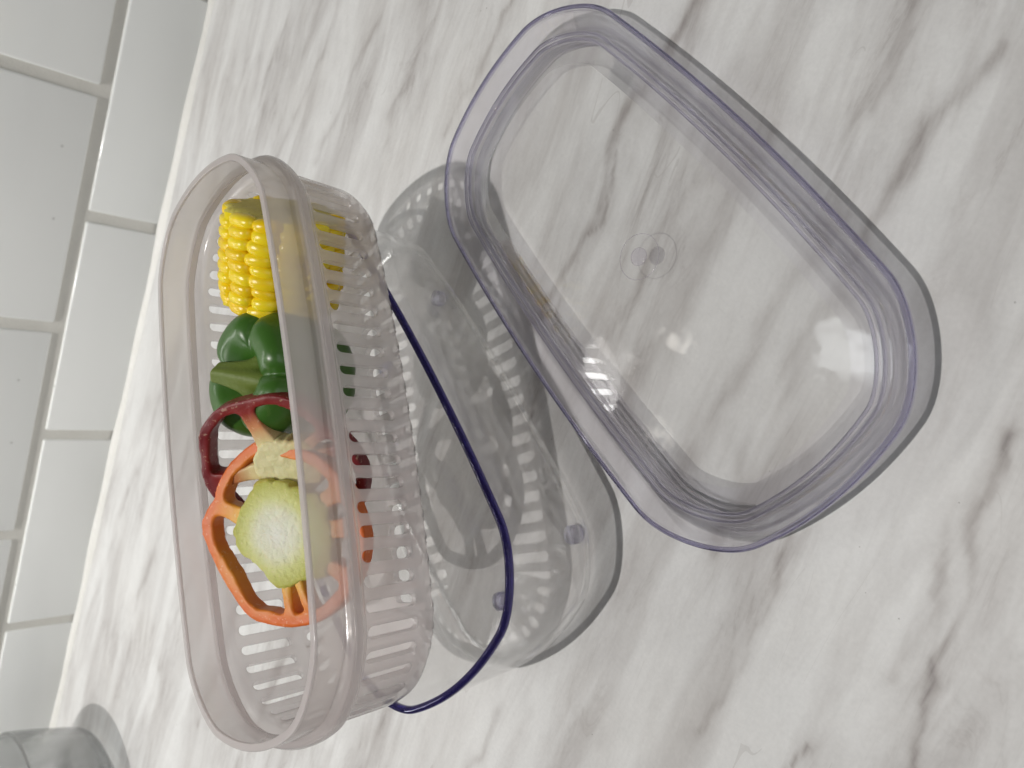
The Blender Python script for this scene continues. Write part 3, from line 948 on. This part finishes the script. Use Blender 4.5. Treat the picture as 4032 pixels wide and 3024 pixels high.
# ------------------------------------------------------------------ green pepper
def make_green_pepper():
    root = empty("green_bell_pepper", (-83.5 * MM, -315.5 * MM, 53.4 * MM), 0.0)
    tag(root, "whole glossy green bell pepper with stem standing between corn and red slice", "bell pepper")
    N = NT("green_pepper_skin")
    co = N.coord()
    n1 = N.noise(co, 42.0, 3.0); n2 = N.noise(co, 260.0, 3.0)
    c = N.mixc(n1, (.026, .10, .011), (.062, .16, .018))
    c = N.mixc(N.math('MULTIPLY', N.math('GREATER_THAN', n2, .64), .25), c, (.10, .17, .04))
    sk = N.done(N.principled(c, N.math('MULTIPLY_ADD', n1, .14, .27), N.bump(n2, .08, .0006), spec=.5, coat=.15, sss=.06, sss_r=(.3, 1, .1), sss_s=.002))
    nu, nv = 144, 90
    H = 40.0; Rm = 22.6
    V = []; F = []
    prof = fillet([(0.0, 2.5), (6.0, 1.0), (14.0, 0.0), (19.5, 6.0), (22.0, 20.0), (22.6, 31.0), (19.0, 39.0), (12.0, 40.0), (6.5, 35.0), (4.0, 32.0), (0.0, 31.5)],
                  [0, 3, 8, 10, 14, 12, 9, 6, 4, 3, 0], 8)
    pr = np.array(prof)
    tl = np.concatenate([[0], np.cumsum(np.linalg.norm(np.diff(pr, axis=0), axis=1))])
    for j in range(nv + 1):
        t = tl[-1] * j / nv
        r = np.interp(t, tl, pr[:, 0]); z = np.interp(t, tl, pr[:, 1])
        for i in range(nu):
            th = 2 * math.pi * i / nu
            lob = abs(math.cos(2 * (th + .5) + .35 * math.sin(th)))          # four lobes with sharp creases
            cre = 1 - lob
            k = max(0.0, min(1.0, r / 12.0))
            top = max(0.0, (z - 16) / 24)
            low = max(0.0, (14 - z) / 14)
            dr = -3.2 * (cre ** 3.0) * k * (.35 + .75 * top + .5 * low) + 1.3 * math.sin(th + .8) * k + .5 * math.sin(3 * th) * k
            dz = -3.4 * (cre ** 2.6) * top * k + 1.6 * math.cos(th - 2.2) * top
            rr_ = max(r + dr, 0.0 if r == 0 else .2)
            V.append((rr_ * math.cos(th) * MM * 1.03, rr_ * math.sin(th) * MM, (z + dz) * MM))
    for j in range(nv):
        for i in range(nu):
            i2 = (i + 1) % nu
            F.append((j * nu + i, j * nu + i2, (j + 1) * nu + i2, (j + 1) * nu + i))
    mesh_obj("skin", V, F, sk, root)
    # stem
    S = NT("pale_green_stem")
    co = S.coord()
    sn = S.noise(co, 300.0, 4.0, .7)
    sc_ = S.mixc(S.noise(co, 90.0, 3.0), (.075, .13, .014), (.16, .21, .03))
    sc_ = S.mixc(S.math('MULTIPLY', sn, .4), sc_, (.16, .21, .03))
    ms = S.done(S.principled(sc_, .55, S.bump(sn, .4, .0008)))
    path = [(0, 0, 31.0, 9.4), (0, 0, 32.4, 8.4), (-.1, .4, 34.0, 6.2), (-.4, 1.6, 35.6, 5.0), (-.9, 3.8, 37.4, 4.3), (-1.6, 6.4, 39.2, 3.7), (-2.4, 9.0, 40.6, 3.3), (-2.7, 10.0, 41.2, 3.3), (-2.8, 10.3, 41.4, 2.8), (-2.8, 10.2, 41.3, 1.4), (-2.8, 10.1, 41.2, .05)]
    nn = 40; V = []; F = []
    for j, (x, y, z, r) in enumerate(path):
        for i in range(nn):
            th = 2 * math.pi * i / nn
            amp = .30 if j < 2 else (.12 if j < 3 else .07)
            q = 1.14 * r * (1 + amp * math.cos(5 * th + .3) + .04 * math.sin(3 * th))
            tl_ = min(1.0, j / 5.0) * 1.05      # the stem bends over: tilt its cross-section
            V.append(((x + q * math.cos(th)) * MM, (y + q * math.sin(th) * math.cos(tl_)) * MM, (z - q * math.sin(th) * math.sin(tl_) - (.8 if j < 2 else 0) * math.cos(5 * th)) * MM))
    for j in range(len(path) - 1):
        for i in range(nn):
            i2 = (i + 1) % nn
            F.append((j * nn + i, j * nn + i2, (j + 1) * nn + i2, (j + 1) * nn + i))
    st = mesh_obj("stem", V, F, ms, root)
    st['label'] = "pale green curved stem with ribbed base"
    sub = st.modifiers.new("smooth", 'SUBSURF'); sub.levels = 1; sub.render_levels = 1
make_green_pepper()

# ------------------------------------------------------------------ corn
def make_corn():
    axis = (IMG_U * .93 - IMG_L * .16 + TOCAM * .40).normalized()
    root = empty("corn_piece")
    tag(root, "short yellow corn cob piece with cut end lying at the basket's end", "corn")
    M = frame(axis, TOCAM); M.translation = Vector((-44.5, -296.0, 76.2)) * MM
    root.matrix_world = M
    N = NT("yellow_kernel")
    co = N.coord(); oi = N.n('ShaderNodeObjectInfo')
    c = N.mixc(oi.outputs['Random'], (.88, .60, .006), (.94, .74, .02))
    sp = N.math('GREATER_THAN', N.noise(N.coord('Generated'), 9.0, 4.0, .7), .66)
    c = N.mixc(N.math('MULTIPLY', sp, .14), c, (.42, .24, .01))
    mk = N.done(N.principled(c, .24, N.bump(N.noise(co, 500.0, 3.0), .08, .0004), spec=.5, sss=.25, sss_r=(1, .6, .05), sss_s=.0018))
    C = NT("olive_cut_cob")
    co = C.coord()
    mp = C.n('ShaderNodeMapping'); C.l(co, mp.inputs[0]); mp.inputs['Scale'].default_value = (1, 4, 1)
    cc = C.mixc(C.noise(mp.outputs[0], 130.0, 5.0, .7), (.52, .44, .07), (.74, .65, .15))
    sp = C.math('GREATER_THAN', C.noise(co, 420.0, 2.0), .70)
    cc = C.mixc(C.math('MULTIPLY', sp, .7), cc, (.06, .035, .01))
    mcut = C.done(C.principled(cc, .6, C.bump(C.noise(mp.outputs[0], 300.0, 4.0), .5, .0008)))
    H = 34.0; R = 17.8
    # cob core
    n = 72; V = []; F = []
    rings = [(0.01, -H / 2), (R - 1.0, -H / 2), (R + 1.4, -H / 2 + .6), (R + 1.2, 0), (R + 1.4, H / 2 - .6), (R - .6, H / 2), (R * .55, H / 2 + .2), (R * .45, H / 2 - .3), (0.01, H / 2 - .1)]
    for r, z in rings:
        for i in range(n):
            th = 2 * math.pi * i / n
            w = 1 + .02 * math.sin(5 * th) + (.05 * math.cos(14 * th) if r > 10 else 0)
            V.append((r * w * math.cos(th) * MM, r * w * math.sin(th) * MM, (z + .35 * math.sin(3 * th + r)) * MM))
    for j in range(len(rings) - 1):
        for i in range(n):
            i2 = (i + 1) % n
            F.append((j * n + i, j * n + i2, (j + 1) * n + i2, (j + 1) * n + i))
    fmi = [1 if 2 <= j <= 3 else 0 for j in range(len(rings) - 1) for i in range(n)]
    mesh_obj("cob", V, F, mcut, root, True, [mcut, mk], fmi)
    # kernel mesh: rounded pillow
    bm = bmesh.new()
    bmesh.ops.create_uvsphere(bm, u_segments=16, v_segments=10, radius=1.0)
    for v in bm.verts:
        x, y, z = v.co
        e = .72
        f = lambda q: math.copysign(abs(q) ** e, q)
        v.co = (x, f(y), f(z))
    me = bpy.data.meshes.new("kernel"); bm.to_mesh(me); bm.free()
    me.materials.append(mk)
    me.polygons.foreach_set('use_smooth', [True] * len(me.polygons))
    NR = 13; NA = 9
    for i in range(NR):
        th0 = 2 * math.pi * i / NR
        for j in range(NA):
            z = -H / 2 + H * (j + .5 + (.25 if i % 2 else -.1)) / NA
            if z > H / 2 - 1.2 or z < -H / 2 - .8:
                continue
            th = th0 + random.uniform(-.03, .03) + .05 * math.sin(j * .9 + i)
            bul = 1.0 - .07 * (abs(z) / (H / 2)) ** 3
            r = (R + .8) * bul + random.uniform(-.3, .3)
            o = bpy.data.objects.new("kernel", me)
            COL.objects.link(o)
            o.parent = root
            m = Matrix.Rotation(th, 4, 'Z') @ Matrix.Translation((r * MM, 0, z * MM)) @ Matrix.Rotation(random.uniform(-.12, .12), 4, 'X') @ Matrix.Diagonal((3.2 * MM, 5.3 * MM * random.uniform(.88, 1.08), 2.65 * MM * random.uniform(.86, 1.12), 1))
            o.matrix_local = m
make_corn()

# ------------------------------------------------------------------ glass bowl at the far corner
def make_bowl():
    root = empty("glass_bowl", (-492 * MM, -112 * MM, 0))
    tag(root, "blurred clear glass bowl at the frame's corner by the backsplash", "bowl")
    prof = fillet([(0.01, 0.6), (44, 0.6), (62, 10), (68, 42), (70, 58), (67, 58.2), (64.5, 42), (58, 13), (42, 6), (0.01, 6)],
                  [0, 3, 14, 10, 1.2, 1.2, 10, 12, 6, 0], 5)
    n = 96; V = []; F = []
    for r, z in prof:
        V += [(r * MM * math.cos(2 * math.pi * i / n), r * MM * math.sin(2 * math.pi * i / n), z * MM) for i in range(n)]
    m = len(prof)
    for j in range(m - 1):
        for i in range(n):
            i2 = (i + 1) % n
            F.append((j * n + i, j * n + i2, (j + 1) * n + i2, (j + 1) * n + i))
    mesh_obj("body", V, F, M_glass, root)
make_bowl()
